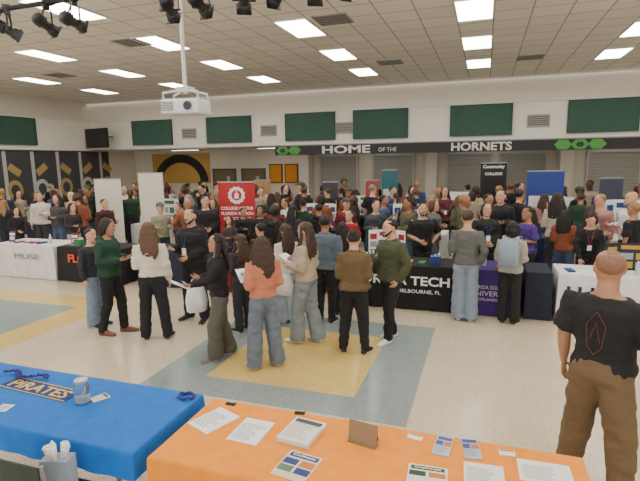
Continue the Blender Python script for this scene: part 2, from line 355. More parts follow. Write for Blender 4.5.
PEOPLE=[
(105,218,333,62,dict(fem=1,top='hoodie',tc=(22,58,42),pc=(20,20,22),leg='slim',sc=(120,72,45),sole=(90,60,40),hair='bob',hc='black',skin='med',armL='bent',armR='bent',feet=st_s,head=(0,14)),'person in a dark green hoodie and black trousers looking at papers'),
(90,228,325,40,dict(top='long',tc=(40,42,48),pc=(120,138,160),leg='wide',hair='short',armL='down',armR='down'),'person in a dark top and light blue jeans'),
(149,222,338,172,dict(fem=1,top='sweater',tc=(206,198,184),pc=(26,26,32),leg='reg',hair='long',hc='ltbrown',armL='bent',armR='down',feet=st_w,hem=.95,skin='fair',sway=.02),'person in a cream sweater and black trousers seen from behind'),
(190,208,320,-40,dict(top='jacket',tc=(22,22,26),pc=(24,25,34),leg='reg',hair='short',hc='dkbrown',armL='clasp',armR='bent',feet=st_w,fat=1.14,lan=1,beard=1),'stocky person in a black jacket with a lanyard'),
(216,234,357,-78,dict(fem=1,top='long',tc=(24,22,26),pc=(88,88,80),leg='wide',hair='wavy',hc='black',armL='reach',armR='bent',feet=st_s,sc=(120,105,95),skin='med'),'person in a black top and olive cargo trousers holding a paper'),
(261,236,366,-160,dict(fem=1,top='sweater',tc=(190,120,92),pc=(105,116,130),leg='wide',hair='wavy',hc='brown',armL='bent',armR='clasp',feet=st_w,hem=.97,sc=(190,185,180),head=(-20,0)),'person in a terracotta sweater and loose grey-blue jeans'),
(284,224,322,-150,dict(fem=1,top='long',tc=(214,210,206),pc=(150,165,180),leg='wide',hair='long',hc='brown',armL='bent',armR='down',feet=st_c,sc=(225,225,225),sway=-.02),'person in a white top and pale blue jeans'),
(305,222,342,-120,dict(fem=1,top='sweater',tc=(176,160,140),pc=(132,142,150),leg='wide',hair='long',hc='brown',armL='bent',armR='bent',feet=st_s,sc=(215,210,205),hem=.93),'person in a beige sweater and washed grey jeans'),
(325,215,322,165,dict(top='puffer',tc=(84,98,112),pc=(22,23,27),leg='slim',hair='short',hc='black',armL='pocket',armR='bent',feet=st_n,skin='tan'),'person in a slate blue puffer jacket seen from behind'),
(354,230,352,170,dict(fem=1,top='jacket',tc=(96,78,50),pc=(22,22,26),leg='slim',hair='bun',hc='dkbrown',armL='bent',armR='bent',feet=st_w,fat=1.2,hem=.93),'person in an olive brown jacket and black trousers seen from behind'),
(391,219,340,-50,dict(top='jacket',tc=(66,72,48),pc=(24,24,28),leg='slim',hair='short',hc='black',armL='pocket',armR='bent',feet=st_s,sc=(225,225,225),beard=1,head=(-15,5),fat=1.05),'bearded person in an olive green jacket and white shoes'),
(468,210,320,175,dict(top='long',tc=(92,94,92),pc=(128,142,160),leg='wide',hair='short',hc='brown',armL='bent',armR='pocket',feet=st_n,sc=(210,210,210),fat=1.05),'person in a grey shirt and loose light blue jeans'),
(513,221,323,170,dict(top='hoodie',tc=(160,158,150),pc=(22,22,26),leg='reg',hair='bob',hc='black',armL='bent',armR='bent',feet=st_n,fem=1),'person in a pale grey hoodie wearing a backpack'),
(612,250,('H',1.85),160,dict(top='tee',tc=(24,24,27),pc=(106,88,62),leg='reg',hair='stubble',hc='stubble',skin='med',armL='down',armR='side',feet=((.19,-.04,16),(-.21,.05,-16)),fat=1.26,head=(32,-2),sc=(40,35,30),hem=.86),'broad balding person in a black printed t-shirt and khaki trousers'),
(423,203,('Y',9.05),12,dict(top='tee',tc=(20,20,22),pc=DK,hair='short',hc='dkbrown',armL='hip',armR='clasp',beard=1,fat=1.15),'bearded person in a black t-shirt behind a table'),
(528,207,('Y',9.1),-55,dict(top='tee',tc=(70,42,120),pc=DK,hair='short',hc='black',armL='bent',armR='bent',skin='tan'),'person in a purple polo shirt behind a table'),
(558,193,('Y',10.5),165,dict(fem=1,top='sweater',tc=(186,178,164),pc=(60,60,70),hair='wavy',hc='dkbrown',armL='bent',armR='bent'),'person in an oatmeal sweater with long dark hair'),
(590,213,('Y',9.15),10,dict(fem=1,top='long',tc=(24,24,28),pc=DK,hair='curly',hc='dkbrown',armL='table',armR='table',lean=12,lan=1,lc=(150,30,40),head=(0,10)),'person with curly dark hair leaning over a table'),
(632,192,('Y',10.2),-60,dict(top='long',tc=(225,225,224),pc=(50,52,60),hair='bald',skin='light',armL='bent',armR='bent',fat=1.1,beard=1,hc='grey'),'grey-bearded bald person in a white shirt'),
(160,203,('Y',9.2),20,dict(top='long',tc=(140,140,118),pc=(50,50,55),hair='cap',cc=(95,100,85),armL='bent',armR='bent',hc='brown'),'person in a camouflage cap and khaki shirt'),
(205,196,('Y',9.3),5,dict(top='hoodie',tc=(26,27,33),pc=DK,hair='short',hc='brown',armL='clasp',armR='clasp',fat=1.1),'tall person in a black hoodie facing forward'),
(104,199,('Y',9.5),35,dict(top='jacket',tc=(58,24,28),pc=(40,40,45),hair='short',hc='dkbrown',armL='bent',armR='down'),'person in a dark red jacket'),
(71,204,('Y',9.2),30,dict(fem=1,top='long',tc=(48,44,50),pc=(170,165,160),hair='long',hc='dkbrown',armL='clasp',armR='bent',lean=4),'person in a charcoal top standing behind a table'),
(39,192,('Y',10.0),-25,dict(top='jacket',tc=(205,200,192),pc=(60,60,66),hair='short',hc='dkbrown',armL='bent',armR='down'),'person in an off-white jacket'),
(15,208,('Y',9.15),15,dict(fem=1,top='long',tc=(30,28,32),pc=DK,hair='long',hc='black',armL='table',armR='clasp',lean=6),'person in a black blouse behind a white table'),
(349,210,('Y',9.15),-25,dict(fem=1,top='tee',tc=(150,28,36),pc=DK,hair='pony',hc='brown',armL='clasp',armR='bent',lan=1),'person in a red shirt behind a table'),
(275,205,('Y',7.5),160,dict(top='hoodie',tc=(26,24,28),pc=DK,hair='short',hc='black',skin='dark',armL='clasp',armR='clasp'),'person in a black hoodie among the crowd'),
(487,203,('Y',9.1),15,dict(fem=1,top='jacket',tc=(28,28,32),pc=DK,hair='bob',hc='brown',armL='clasp',armR='clasp',lan=1),'person in a black blazer with a lanyard'),
(501,190,('Y',10.4),-20,dict(top='jacket',tc=(24,26,36),pc=DK,hair='short',hc='brown',armL='bent',armR='down',fat=1.08),'person in a navy blazer'),
(520,189,('Y',10.8),150,dict(top='jacket',tc=(26,26,30),pc=DK,hair='short',hc='dkbrown',armL='down',armR='down'),'person in a black coat'),
(445,187,('Y',12.8),10,dict(fem=1,top='tee',tc=(96,28,42),pc=DK,hair='long',hc='brown',armL='bent',armR='bent',lan=1),'person in a maroon shirt'),
(240,234,331,-150,dict(fem=1,top='long',tc=(44,40,46),pc=(40,42,48),hair='long',hc='brown',armL='clasp',armR='down',leg='reg'),'person in a dark top within the queue'),
(260,206,('Y',9.5),-20,dict(top='hoodie',tc=(24,24,28),pc=DK,hair='curly',hc='black',armL='bent',armR='down',skin='tan'),'person with curly black hair in a black hoodie'),
(293,205,('Y',9.3),140,dict(fem=1,top='jacket',tc=(50,48,56),pc=DK,hair='long',hc='black',armL='bent',armR='bent'),'person in a dark grey jacket with long black hair'),
(376,200,('Y',9.9),20,dict(top='long',tc=(60,66,72),pc=DK,hair='short',hc='black',armL='bent',armR='bent'),'person in a slate shirt among the crowd'),
(229,216,('Y',9.2),-30,dict(fem=1,top='long',tc=(70,60,58),pc=DK,hair='wavy',hc='brown',armL='bent',armR='clasp'),'person in a brown top with wavy hair'),
(243,208,('Y',10.1),30,dict(top='hoodie',tc=(30,32,44),pc=DK,hair='short',hc='black',armL='clasp',armR='bent',skin='med'),'person in a navy hoodie facing forward'),
(178,203,('Y',10.1),-60,dict(top='long',tc=(48,60,80),pc=DK,hair='short',hc='brown',armL='bent',armR='down'),'person in a dusty blue shirt'),
(319,204,('Y',9.8),170,dict(top='hoodie',tc=(24,24,28),pc=DK,hair='short',hc='black',armL='bent',armR='bent',skin='med'),'person in a plain black hoodie'),
(260,223,('Y',7.15),-140,dict(top='jacket',tc=(36,34,40),pc=(34,36,46),hair='short',hc='black',armL='clasp',armR='down'),'person in a charcoal jacket waiting in the queue'),
(342,222,('Y',7.35),175,dict(fem=1,top='long',tc=(30,28,34),pc=(26,26,32),hair='long',hc='black',armL='clasp',armR='clasp'),'person in a black top with long black hair'),
(408,197,('Y',10.4),160,dict(fem=1,top='long',tc=(34,30,36),pc=DK,hair='long',hc='ltbrown',armL='bent',armR='bent'),'person in a black top with light brown hair'),
]
TPL=[dict(arms=('bent','down'),hair='long',fem=1,top='long'),dict(arms=('down','down'),hair='short',top='hoodie'),dict(arms=('clasp','clasp'),hair='short',top='jacket',fat=1.1),dict(arms=('bent','bent'),hair='wavy',fem=1,top='sweater',leg='wide',sway=.03),
dict(arms=('pocket','phone'),hair='short',top='tee'),dict(arms=('fold','fold'),hair='bob',fem=1,top='jacket'),dict(arms=('bent','pocket'),hair='cap',top='long'),dict(arms=('down','bent'),hair='pony',fem=1,top='tee',sway=-.03),dict(arms=('reach','down'),hair='bun',fem=1,top='hoodie'),dict(arms=('hip','down'),hair='bald',top='long',fat=1.15),
dict(arms=('bent','clasp'),hair='curly',top='hoodie'),dict(arms=('clasp','down'),hair='long',fem=1,top='jacket',head=(30,5)),dict(arms=('down','pocket'),hair='short',top='long',head=(-30,8),fat=1.22),dict(arms=('phone','bent'),hair='wavy',fem=1,top='hoodie',head=(0,18)),
dict(arms=('bent','hip'),hair='long',fem=1,top='tee',fat=1.2,head=(-25,0)),dict(arms=('face','clasp'),hair='short',top='jacket',head=(10,10),sway=.03)]
for t in TPL:
    t['armL'],t['armR']=t['arms']; t['feet']=random.choice((st_n,st_w,st_s,st_t))
gens=[person_gen(x[4],True) for x in PEOPLE]+[person_gen(t,False) for t in TPL]
for g in gens: next(g)
DG=bpy.context.evaluated_depsgraph_get()
for g in gens: next(g)
for o in TRASH: bpy.data.objects.remove(o)
BODY={}; taken=[]
for i,(u,vh,vf,face,sp,lab) in enumerate(PEOPLE):
    if isinstance(vf,tuple):
        if vf[0]=='Y': p=PY(u,vh,vf[1]); h=p.z; p.z=0
        else: h=vf[1]; p=P(u,vh,h); p.z=0
        if sp.get('lean'): h*=1.02
    else: p,h=solve(u,vh,vf)
    b=spawn(sp['_out'],p,rotfor(p,face),h,sp,lab); BODY[i]=(b,sp['_hands'],sp,h); taken.append((p.x,p.y))
# ---------------------------------------------------------------- room
YB=16.3; YR=19.0; XL=-15.5; XR=8.0; ZC=4.9
def floor_mat(rgb,sp1):
    m=bpy.data.materials.new('vinyl_tile'); m.use_nodes=True; nt=m.node_tree; b=nt.nodes['Principled BSDF']; b.inputs['Roughness'].default_value=.22
    tc=nt.nodes.new('ShaderNodeTexCoord'); n=nt.nodes.new('ShaderNodeTexVoronoi'); n.inputs['Scale'].default_value=30
    br=nt.nodes.new('ShaderNodeTexBrick'); br.offset=0; br.inputs['Scale'].default_value=1; br.inputs['Brick Width'].default_value=.305; br.inputs['Row Height'].default_value=.305; br.inputs['Mortar Size'].default_value=.0025
    c=lin(rgb); br.inputs['Color1'].default_value=(*c,1); br.inputs['Color2'].default_value=(*[x*.95 for x in c],1); br.inputs['Mortar'].default_value=(*[x*.8 for x in c],1)
    r=nt.nodes.new('ShaderNodeValToRGB'); r.color_ramp.elements[0].position=0; r.color_ramp.elements[0].color=(*[x for x in lin(sp1)],1); r.color_ramp.elements[1].position=.34; r.color_ramp.elements[1].color=(1,1,1,1)
    mx=nt.nodes.new('ShaderNodeMix'); mx.data_type='RGBA'; mx.blend_type='MULTIPLY'; mx.inputs[0].default_value=.65
    for a in(n,br): nt.links.new(tc.outputs['Object'],a.inputs['Vector'])
    nt.links.new(n.outputs['Distance'],r.inputs[0]); nt.links.new(br.outputs['Color'],mx.inputs[6]); nt.links.new(r.outputs[0],mx.inputs[7]); nt.links.new(mx.outputs[2],b.inputs['Base Color'])
    return m
FM=[floor_mat((210,196,172),(155,130,105)),floor_mat((218,190,116),(175,145,90)),floor_mat((144,158,158),(100,112,115))]
rects=[(-3.66,-.62,4.25,7.1,2),(-3.04,-1.23,4.68,6.5,1),(-9.3,-6.15,4.5,7.0,1),(-8.7,-6.76,5.0,6.45,2)]
xs=sorted({XL,XR,*[r[0] for r in rects],*[r[1] for r in rects]}); ys=sorted({-3.0,YR,*[r[2] for r in rects],*[r[3] for r in rects]})
mb=MB()
for i in range(len(xs)-1):
    for j in range(len(ys)-1):
        cx=(xs[i]+xs[i+1])/2; cy=(ys[j]+ys[j+1])/2; mi=0
        for r in rects:
            if r[0]<cx<r[1] and r[2]<cy<r[3]: mi=r[4]
        mb.add([(xs[i],ys[j],0),(xs[i+1],ys[j],0),(xs[i+1],ys[j+1],0),(xs[i],ys[j+1],0)],[(0,1,2,3)],mi)
me=mb.mesh('floor',fix=False); fl=link('floor',me,None,(0,0,0),FM); fl['kind']='structure'
def struct(name,c,d,m,bev=0):
    q=MB(); q.box((0,0,0),d); o=obj(q,name,[m],None,c,bevel=bev); o['kind']='structure'; return o
cm=bpy.data.materials.new('ceiling_tile'); cm.use_nodes=True; nt=cm.node_tree; b=nt.nodes['Principled BSDF']; b.inputs['Roughness'].default_value=.9
tc=nt.nodes.new('ShaderNodeTexCoord'); mp=nt.nodes.new('ShaderNodeMapping'); mp.inputs['Location'].default_value=(.575,-.01,0)
br=nt.nodes.new('ShaderNodeTexBrick'); br.offset=0; br.inputs['Scale'].default_value=1; br.inputs['Brick Width'].default_value=.61; br.inputs['Row Height'].default_value=.61; br.inputs['Mortar Size'].default_value=.014; br.inputs['Mortar Smooth'].default_value=.3
br.inputs['Color1'].default_value=(*lin((238,234,224)),1); br.inputs['Color2'].default_value=(*lin((229,225,215)),1); br.inputs['Mortar'].default_value=(*lin((165,161,154)),1)
nt.links.new(tc.outputs['Object'],mp.inputs[0]); nt.links.new(mp.outputs[0],br.inputs['Vector']); nt.links.new(br.outputs['Color'],b.inputs['Base Color'])
q=MB(); q.add([(XL,-3,ZC),(XR,-3,ZC),(XR,YB,ZC),(XL,YB,ZC)],[(0,3,2,1)]); o=obj(q,'ceiling',[cm]); o['kind']='structure'
WALL=mat((220,214,200),.8,'wall'); WH=mat((229,225,214),.8,'wall'); GR=mat((150,148,142),.7,'wall')
struct('wall_back',((XL+XR)/2,YR+.1,1.5),(XR-XL,.2,3.0),WALL)
struct('wall_back_bulkhead',((XL+XR)/2,YB+.15,3.56),(XR-XL,.3,1.12),WH)
struct('wall_back_upper',((XL+XR)/2,YB+.25,4.52),(XR-XL,.3,.8),WALL)
struct('ceiling_alcove',((XL+XR)/2,(YB+YR)/2+.15,3.05),(XR-XL,YR-YB-.3,.1),WALL)
struct('wall_left',(XL-.1,8,2.45),(.2,22,4.9),WALL)
struct('wall_left_bulkhead',(XL+.08,6.6,3.56),(.16,19.4,1.12),WH)
struct('wall_right',(XR+.1,8,2.45),(.2,22,4.9),WALL)
struct('trim_1',((XL+XR)/2,YB-.01,4.14),(XR-XL,.06,.05),WH)
struct('trim_2',(XL+.17,6.6,4.14),(.06,19.4,.05),WH)
struct('trim_3',((XL+XR)/2,YB-.02,ZC-.03),(XR-XL,.04,.05),WH)
struct('trim_4',((XL+XR)/2,YB+.0,3.01),(XR-XL,.04,.04),GR)
struct('baseboard_left',(XL+.012,8,.06),(.025,22,.12),mat((60,58,55)))
struct('baseboard_back',((XL+XR)/2,YR-.015,.06),(XR-XL-.1,.025,.12),mat((60,58,55)))
for i,x in enumerate((-6.9,-1.9,2.6)): struct('trim_%d'%(5+i),(x,YR-.3,1.5),(.4,.5,2.98),WH)
sg=obj((lambda q:(q.box((0,0,0),(12.2,.08,.32)),q)[1])(MB()),'sign_fascia',[mat((26,26,28),.5)],None,(-1.05,YB-.04,2.83)); tag(sg,'long black header sign with pale lettering below the bulkhead','sign')
LT=mat((215,213,205),.5)
text('HOME',LT,sg,(-3.48,-.042,0),1.7,.26,bold=.03); text('OF THE',LT,sg,(-2.05,-.042,-.03),.6,.13); text('HORNETS',LT,sg,(.89,-.042,0),1.8,.26,bold=.03)
GREEN=mat((70,150,60),.5); GD=mat((20,50,25),.5)
for k,x in enumerate((3.2,3.65,4.1,-5.8,-5.35)):
    q=MB(); rr=.24
    q.rings([[Vector((x+rr*cos(pi/3*j),-.05-yy,rr*.66*sin(pi/3*j))) for j in range(6)] for yy in(0,.01)],0)
    q.rings([[Vector((x+rr*.5*cos(pi/3*j),-.062-yy,rr*.36*sin(pi/3*j))) for j in range(6)] for yy in(-.01,.006)],k%2)
    obj(q,'hexagon_emblem',[GREEN,GD],sg)
PG=mat((56,88,76),.85,'cloth')
def apanel(loc,rz):
    q=MB(); q.box((0,0,0),(1.82,.06,.92)); o=obj(q,'acoustic_panel',[PG],None,loc,(0,0,rz),bevel=.012); tag(o,'dark green fabric acoustic panel on a white bulkhead','wall panel','acoustic wall panels')
    q=MB()
    for a in(-.46,.46): q.box((0,-.01,a),(1.84,.06,.02))
    for a in(-.91,.91): q.box((a,-.01,0),(.02,.06,.92))
    obj(q,'panel_frame',[mat((36,60,50),.6)],o)
for x in(3.15,-.2,-3.36,-5.83,-9.0,-12.36,6.4): apanel((x,YB-.04,3.63),0)
for y in(12.7,9.5,6.3): apanel((XL+.2,y,3.63),pi/2)
def vent(loc,w,h,ceil=False):
    q=MB(); n=6
    for i in range(n): q.box((0,-.01,-h/2+h*(i+.5)/n),(w,.02,h/n*.55),0,Matrix.Rotation(.5,3,'X'))
    for a in(-1,1): q.box((a*w/2,-.01,0),(.03,.03,h+.03)); q.box((0,-.01,a*h/2),(w,.03,.03))
    q.box((0,.004,0),(w,.006,h),1)
    o=obj(q,'air_vent',[mat((170,168,160),.5),mat((90,90,88))],None,loc,(-pi/2,0,0) if ceil else (0,0,0)); tag(o,'louvred metal air vent','vent','air vents')
for x in(-10.7,-7.4,-4.6,1.45): vent((x,YB-.01,3.55),.6,.35)
for u,v in((333,19),(132,42),(530,57),(390,62),(60,75)):
    p=P(u,v,ZC); vent((p.x,p.y,ZC-.012),.58,.58,True)
DIF=mat((255,250,240),.5,'plain',0,16.5)
for ix in range(-4,3):
    for iy in range(-3,3):
        x=-.27+3.05*ix; y=8.9+2.45*iy
        q=MB()
        for a in(-1,1): q.box((a*.295,0,-.008),(.025,1.22,.02)); q.box((0,a*.597,-.008),(.565,.025,.02))
        f=obj(q,'ceiling_light',[mat((225,225,222),.5)],None,(x,y,ZC-.004)); tag(f,'recessed two by four foot fluorescent ceiling light','light','ceiling lights')
        q=MB(); q.box((0,0,-.006),(.57,1.17,.008)); obj(q,'diffuser',[DIF],f)
for x in(-12,-8,-4,0,4):
    q=MB(); q.box((0,0,0),(1.26,.22,.03)); f=obj(q,'ceiling_light',[mat((225,225,222),.5)],None,(x,17.9,2.985)); tag(f,'slim strip light under the alcove ceiling','light','alcove strip lights')
    q=MB(); q.box((0,0,-.018),(1.2,.17,.01)); obj(q,'diffuser',[mat((255,250,240),.5,'plain',0,6.0)],f)
def shutter(x,w,z0=1.05,z1=2.6):
    f=empty('roller_shutter','closed grey metal roller shutter over a serving counter','shutter',(x,YR-.02,z0),0,'serving shutters')
    q=MB(); n=20
    for i in range(n): q.tube([(-w/2,-.02,(z1-z0)*(i+.5)/n),(w/2,-.02,(z1-z0)*(i+.5)/n)],[(.012,(z1-z0)/n*.5)]*2,6,ref=(0,1,0),roundcap=False)
    obj(q,'curtain',[mat((165,165,162),.5)],f)
    q=MB()
    for a in(-1,1): q.box((a*(w/2+.04),-.04,(z1-z0)/2),(.08,.1,z1-z0+.1))
    q.box((0,-.06,z1-z0+.08),(w+.16,.14,.16)); obj(q,'frame',[mat((195,193,188),.5)],f)
    q=MB(); q.box((0,-.2,-.06),(w+.12,.4,.06)); q.box((0,-.1,-.55),(w+.1,.12,.9)); obj(q,'counter',[mat((175,170,160),.4)],f)
for x in(-5.6,-3.4,-.6,1.25,4.1): shutter(x,1.5)
def door(x,n):
    q=MB(); q.box((0,-.02,1.05),(1.0,.05,2.1)); q.box((-.53,-.03,1.07),(.07,.09,2.14),1); q.box((.53,-.03,1.07),(.07,.09,2.14),1); q.box((0,-.03,2.14),(1.13,.09,.07),1)
    q.box((.2,-.05,1.5),(.15,.02,.7),2)
    o=obj(q,'door_%d'%n,[mat((120,100,72),.5),mat((80,82,80),.5),mat((170,180,185),.2)],None,(x,YR,0)); o['kind']='structure'
door(-10.8,1); door(-9.4,2)
q=MB(); q.box((0,0,0),(.6,.05,.8)); q.box((0,-.03,0),(.5,.012,.7),1)
for x in (-8.35,-7.65):
    o=obj(q,'notice_board',[mat((110,70,35),.6),mat((215,140,50),.8)],None,(x,YR-.03,1.95)); tag(o,'framed orange notice board on a cream wall','notice board','notice boards')
tv=empty('television','flat black television hung in the corner on an arm','television',(-14.35,15.5,3.1),radians(-12))
q=MB(); q.box((0,0,.35),(1.35,.06,.74)); obj(q,'casing',[BLACK],tv,bevel=.01)
q=MB(); q.box((0,-.034,.36),(1.28,.006,.68)); obj(q,'screen',[mat((14,15,18),.12)],tv)
q=MB(); q.tube([(0,.03,.35),(0,.4,.42),(-.08,.78,.42)],[.025]*3,8); obj(q,'bracket',[BLACK],tv)
def mural(loc,rz,w,h,lab,build,mats):
    q=MB(); q.box((0,0,0),(w,.02,h)); build(q); o=obj(q,'mural',mats,None,loc,(0,0,rz)); tag(o,lab,'mural'); return o
def disc(q,c,rx_,rz_,mi,y=-.014,a0=0,a1=2*pi,n=24):
    q.rings([[Vector((c[0]+rx_*cos(a0+(a1-a0)*j/n),y-k,c[1]+rz_*sin(a0+(a1-a0)*j/n))) for j in range(n)] for k in(0,.006)],mi)
def b1(q):
    disc(q,(0,-.6),1.4,1.22,1,y=-.012,a1=pi); disc(q,(0,-.6),1.0,.85,0,y=-.022,a1=pi)
mural((-13.0,YR-.03,2.2),0,3.0,1.3,'yellow and black painted wall mural with a dark arch',b1,[mat((190,150,80),.7),mat((34,32,30),.7)])
def b2(q):
    for i in range(7):
        x=-3.3+i*1.1
        q.box((x,-.014,0),(.14,.01,1.9),1)
        q.box((x+.35,-.014,.3),(.5,.01,.25),2,Matrix.Rotation(.6*(-1)**i,3,'Y')); disc(q,(x+.3,-.4),.3,.35,1 if i%2 else 2); disc(q,(x+.3,-.4),.17,.2,0,y=-.022)
mural((XL+.02,13.5,2.0),pi/2,7.6,1.95,'dark wall mural with pale and gold bold shapes',b2,[mat((66,66,70),.7),mat((185,185,180),.7),mat((170,145,90),.7)])
# ---------------------------------------------------------------- stage lights, projector
bt=obj((lambda q:(q.tube([(-5.6,0,0),(-.5,0,0)],[.022]*2,10,roundcap=False),q)[1])(MB()),'lighting_batten',[BLACK],None,(0,3.82,4.0)); tag(bt,'black steel pipe hanging from ceiling rods carrying stage lights','pipe')
for x in(-5.2,-3.0,-.8):
    q=MB(); q.tube([(x,0,.0),(x,0,.9)],[.008]*2,6); obj(q,'hanger_rod',[BLACK],bt)
q=MB(); pts=[(-5.5+.17*i,.03,.03-.05*abs(sin(i*.9))) for i in range(29)]; q.tube(pts,[.007]*len(pts),5); obj(q,'cable',[BLACK],bt)
BM=mat((24,24,27),.4)
for i,x in enumerate((-4.48,-4.0,-3.67,-2.63,-2.32,-1.92,-1.62,-1.3,-1.02)):
    rz=random.uniform(-.9,.9)
    L=empty('stage_light','black theatrical spotlight clamped to a pipe','stage light',(x,3.82,3.79),rz,'stage lights'); L.scale=(.82,.82,.82)
    q=MB(); tl=random.uniform(.2,.6); d=Vector((0,cos(tl),-sin(tl)))
    q.tube([d*-.17,d*-.15,d*-.06,d*-.05,d*.03,d*.04,d*.10],[.04,.06,.068,.052,.052,.066,.07],14,roundcap=False)
    for k in range(4): q.tube([d*(-.14+.025*k),d*(-.134+.025*k)],[.074]*2,14,roundcap=False)
    q.box(d*.105,(.15,.01,.15),0,Matrix.Rotation(-tl,3,'X'))
    obj(q,'housing',[BM],L)
    q=MB(); q.tube([d*.108,d*.118],[.058,.05],14,roundcap=False); obj(q,'lens',[mat((90,95,105),.08)],L)
    q=MB(); q.tube([(-.1,0,0),(-.1,0,.14),(-.05,0,.19),(.05,0,.19),(.1,0,.14),(.1,0,0)],[(.012,.005)]*6,6,ref=(0,1,0)); q.tube([(-.11,0,0),(.11,0,0)],[.012]*2,6); obj(q,'yoke',[BM],L)
    q=MB(); q.box((0,0,.24),(.04,.07,.12)); q.tube([(0,-.05,.25),(0,.05,.25)],[.014]*2,6); obj(q,'clamp',[BM],L)
    q=MB(); q.tube([(.02,-.05,.0),(.1,-.1,.08),(.05,-.05,.2),(.12,-.02,.27)],[.006]*4,5); obj(q,'cable',[BM],L)
pj=empty('projector','white ceiling projector on a long pole mount','projector',(-3.0,4.54,3.0),radians(8))
q=MB(); q.box((0,0,.06),(.42,.34,.15)); obj(q,'casing',[mat((215,215,218),.4)],pj,bevel=.025)
for a,b,c,r in((.1,.17,.22,.055),(.1,-.17,-.19,.045)):
    q=MB(); q.tube([(a,b,.06),(a,c,.06)],[r*.9,r],14,roundcap=False); obj(q,'lens',[mat((40,42,48),.15)],pj)
q=MB()
for i in range(6): q.box((-.13,-.172,.02+i*.016),(.14,.006,.006))
obj(q,'vent_grille',[mat((90,90,92))],pj)
q=MB(); q.tube([(0,0,.2),(0,0,1.9)],[.022]*2,10,roundcap=False); q.lathe([(.1,1.86),(.1,1.895)],seg=16); obj(q,'pole',[mat((205,205,205),.4)],pj)
q=MB(); q.box((0,0,.24),(.14,.12,.05))
for a in(-1,1):
    for c in(-1,1): q.tube([(0,0,.24),(a*.19,c*.12,.2),(a*.19,c*.12,.13)],[.013]*3,6)
obj(q,'mount_bracket',[mat((200,200,200),.4)],pj)
# ---------------------------------------------------------------- tables
def table(label,x0,x1,y0,y1,rgb,drop=.73,rip=.012):
    w=x1-x0; d=y1-y0
    T=empty('table',label,'table',((x0+x1)/2,(y0+y1)/2,0))
    q=MB(); q.box((0,0,.725),(w-.02,d-.02,.035)); obj(q,'table_top',[mat((190,185,175),.5)],T,bevel=.006)
    for a in(-1,1):
        for c in(-1,1):
            q=MB(); q.tube([(a*(w/2-.2),c*(d/2-.09),.71),(a*(w/2-.2),c*(d/2-.07),.015)],[.014]*2,8,roundcap=False); q.lathe([(.018,0),(.018,.03)],(a*(w/2-.2),c*(d/2-.07),0),8); obj(q,'leg',[mat((120,120,122),.4,'plain',.6)],T)
    loop=[]; N=max(8,int(w/.035)); M=max(6,int(d/.035))
    for i in range(N): loop.append((-w/2+w*i/N,-d/2,0,-1))
    for i in range(M): loop.append((w/2,-d/2+d*i/M,1,0))
    for i in range(N): loop.append((w/2-w*i/N,d/2,0,1))
    for i in range(M): loop.append((-w/2,d/2-d*i/M,-1,0))
    rs=[]; seed=random.random()*50
    for z,o,amp in[(.752,-.03,0),(.75,.0,0),(.738,.008,0)]+[(.74-drop*k/6,.010+.006*k/6,rip*k/6) for k in range(1,7)]:
        ring=[]
        for k,(x,y,nx,ny) in enumerate(loop):
            f=amp*(sin(k*.9+seed)+.7*sin(k*.41+seed*2)); e=o+max(-.004,f+amp*.6)
            corner=1 if (abs(abs(x)-w/2)<.03 and abs(abs(y)-d/2)<.03) else 0
            sx=(1 if x>0 else -1) if corner or nx else 0; sy=(1 if y>0 else -1) if corner or ny else 0
            ring.append(Vector((x+sx*e,y+sy*e,z)))
        rs.append(ring)
    q=MB(); n=len(loop); vs=[p for rr in rs for p in rr]; fs=[]
    for i in range(len(rs)-1):
        for j in range(n): fs.append((i*n+j,i*n+(j+1)%n,(i+1)*n+(j+1)%n,(i+1)*n+j))
    fs.append(tuple(range(n))); q.add(vs,fs)
    c=obj(q,'tablecloth',[cloth(rgb)],T); return T,c
Y0,Y1=7.9,8.66
T1,c1=table('table under a black cloth with large white lettering',-2.25,-.44,Y0,Y1,(20,20,22))
text('FLORIDA TECH',WHITE,c1,(.02,-.43,.51),1.7,.155,bold=.025); text('MELBOURNE, FL',WHITE,c1,(.38,-.435,.33),.7,.07,bold=.01)
T2,c2=table('table under a purple cloth with small white lettering',-.34,.58,Y0,Y1,(62,38,110))
LV=mat((205,200,220))
text('FLORIDA SOUTHERN',LV,c2,(.05,-.435,.48),.66,.06); text('UNIVERSITY',LV,c2,(.05,-.435,.38),.66,.08); text('ORLANDO, FL',LV,c2,(.05,-.435,.28),.4,.05)
T3,c3=table('small table under a dark navy cloth',.67,1.02,Y0,Y1,(24,30,48),rip=.006)
T4,c4=table('table under a white cloth with dark lettering',1.12,2.92,Y0,Y1,(222,222,226))
NV=mat((30,34,60))
text('11',NV,c4,(-.38,-.435,.45),.2,.26,bold=.03); text('U',NV,c4,(-.70,-.435,.45),.2,.26,bold=.03)
T5,c5=table('table under a white cloth with grey lettering',-10.4,-8.74,Y0,Y1,(218,216,214)); text('MUSE',mat((90,95,110)),c5,(.1,-.43,.5),.7,.12)
T6,c6=table('table under a black cloth with orange lettering',-8.62,-7.0,Y0,Y1,(28,26,30))
text('FLORIDA',mat((220,80,50)),c6,(.05,-.43,.52),1.1,.18,bold=.035); text('WINS',mat((215,210,205)),c6,(.1,-.43,.28),.6,.12,bold=.02)
T7,_=table('table under a navy cloth',-6.7,-4.9,Y0+.15,Y1+.15,(30,36,60)); T8,_=table('table under a dark red cloth',-4.6,-2.8,Y0+.15,Y1+.15,(110,26,34))
TA,_=table('table under a grey cloth',3.06,4.9,Y0,Y1,(60,60,66))
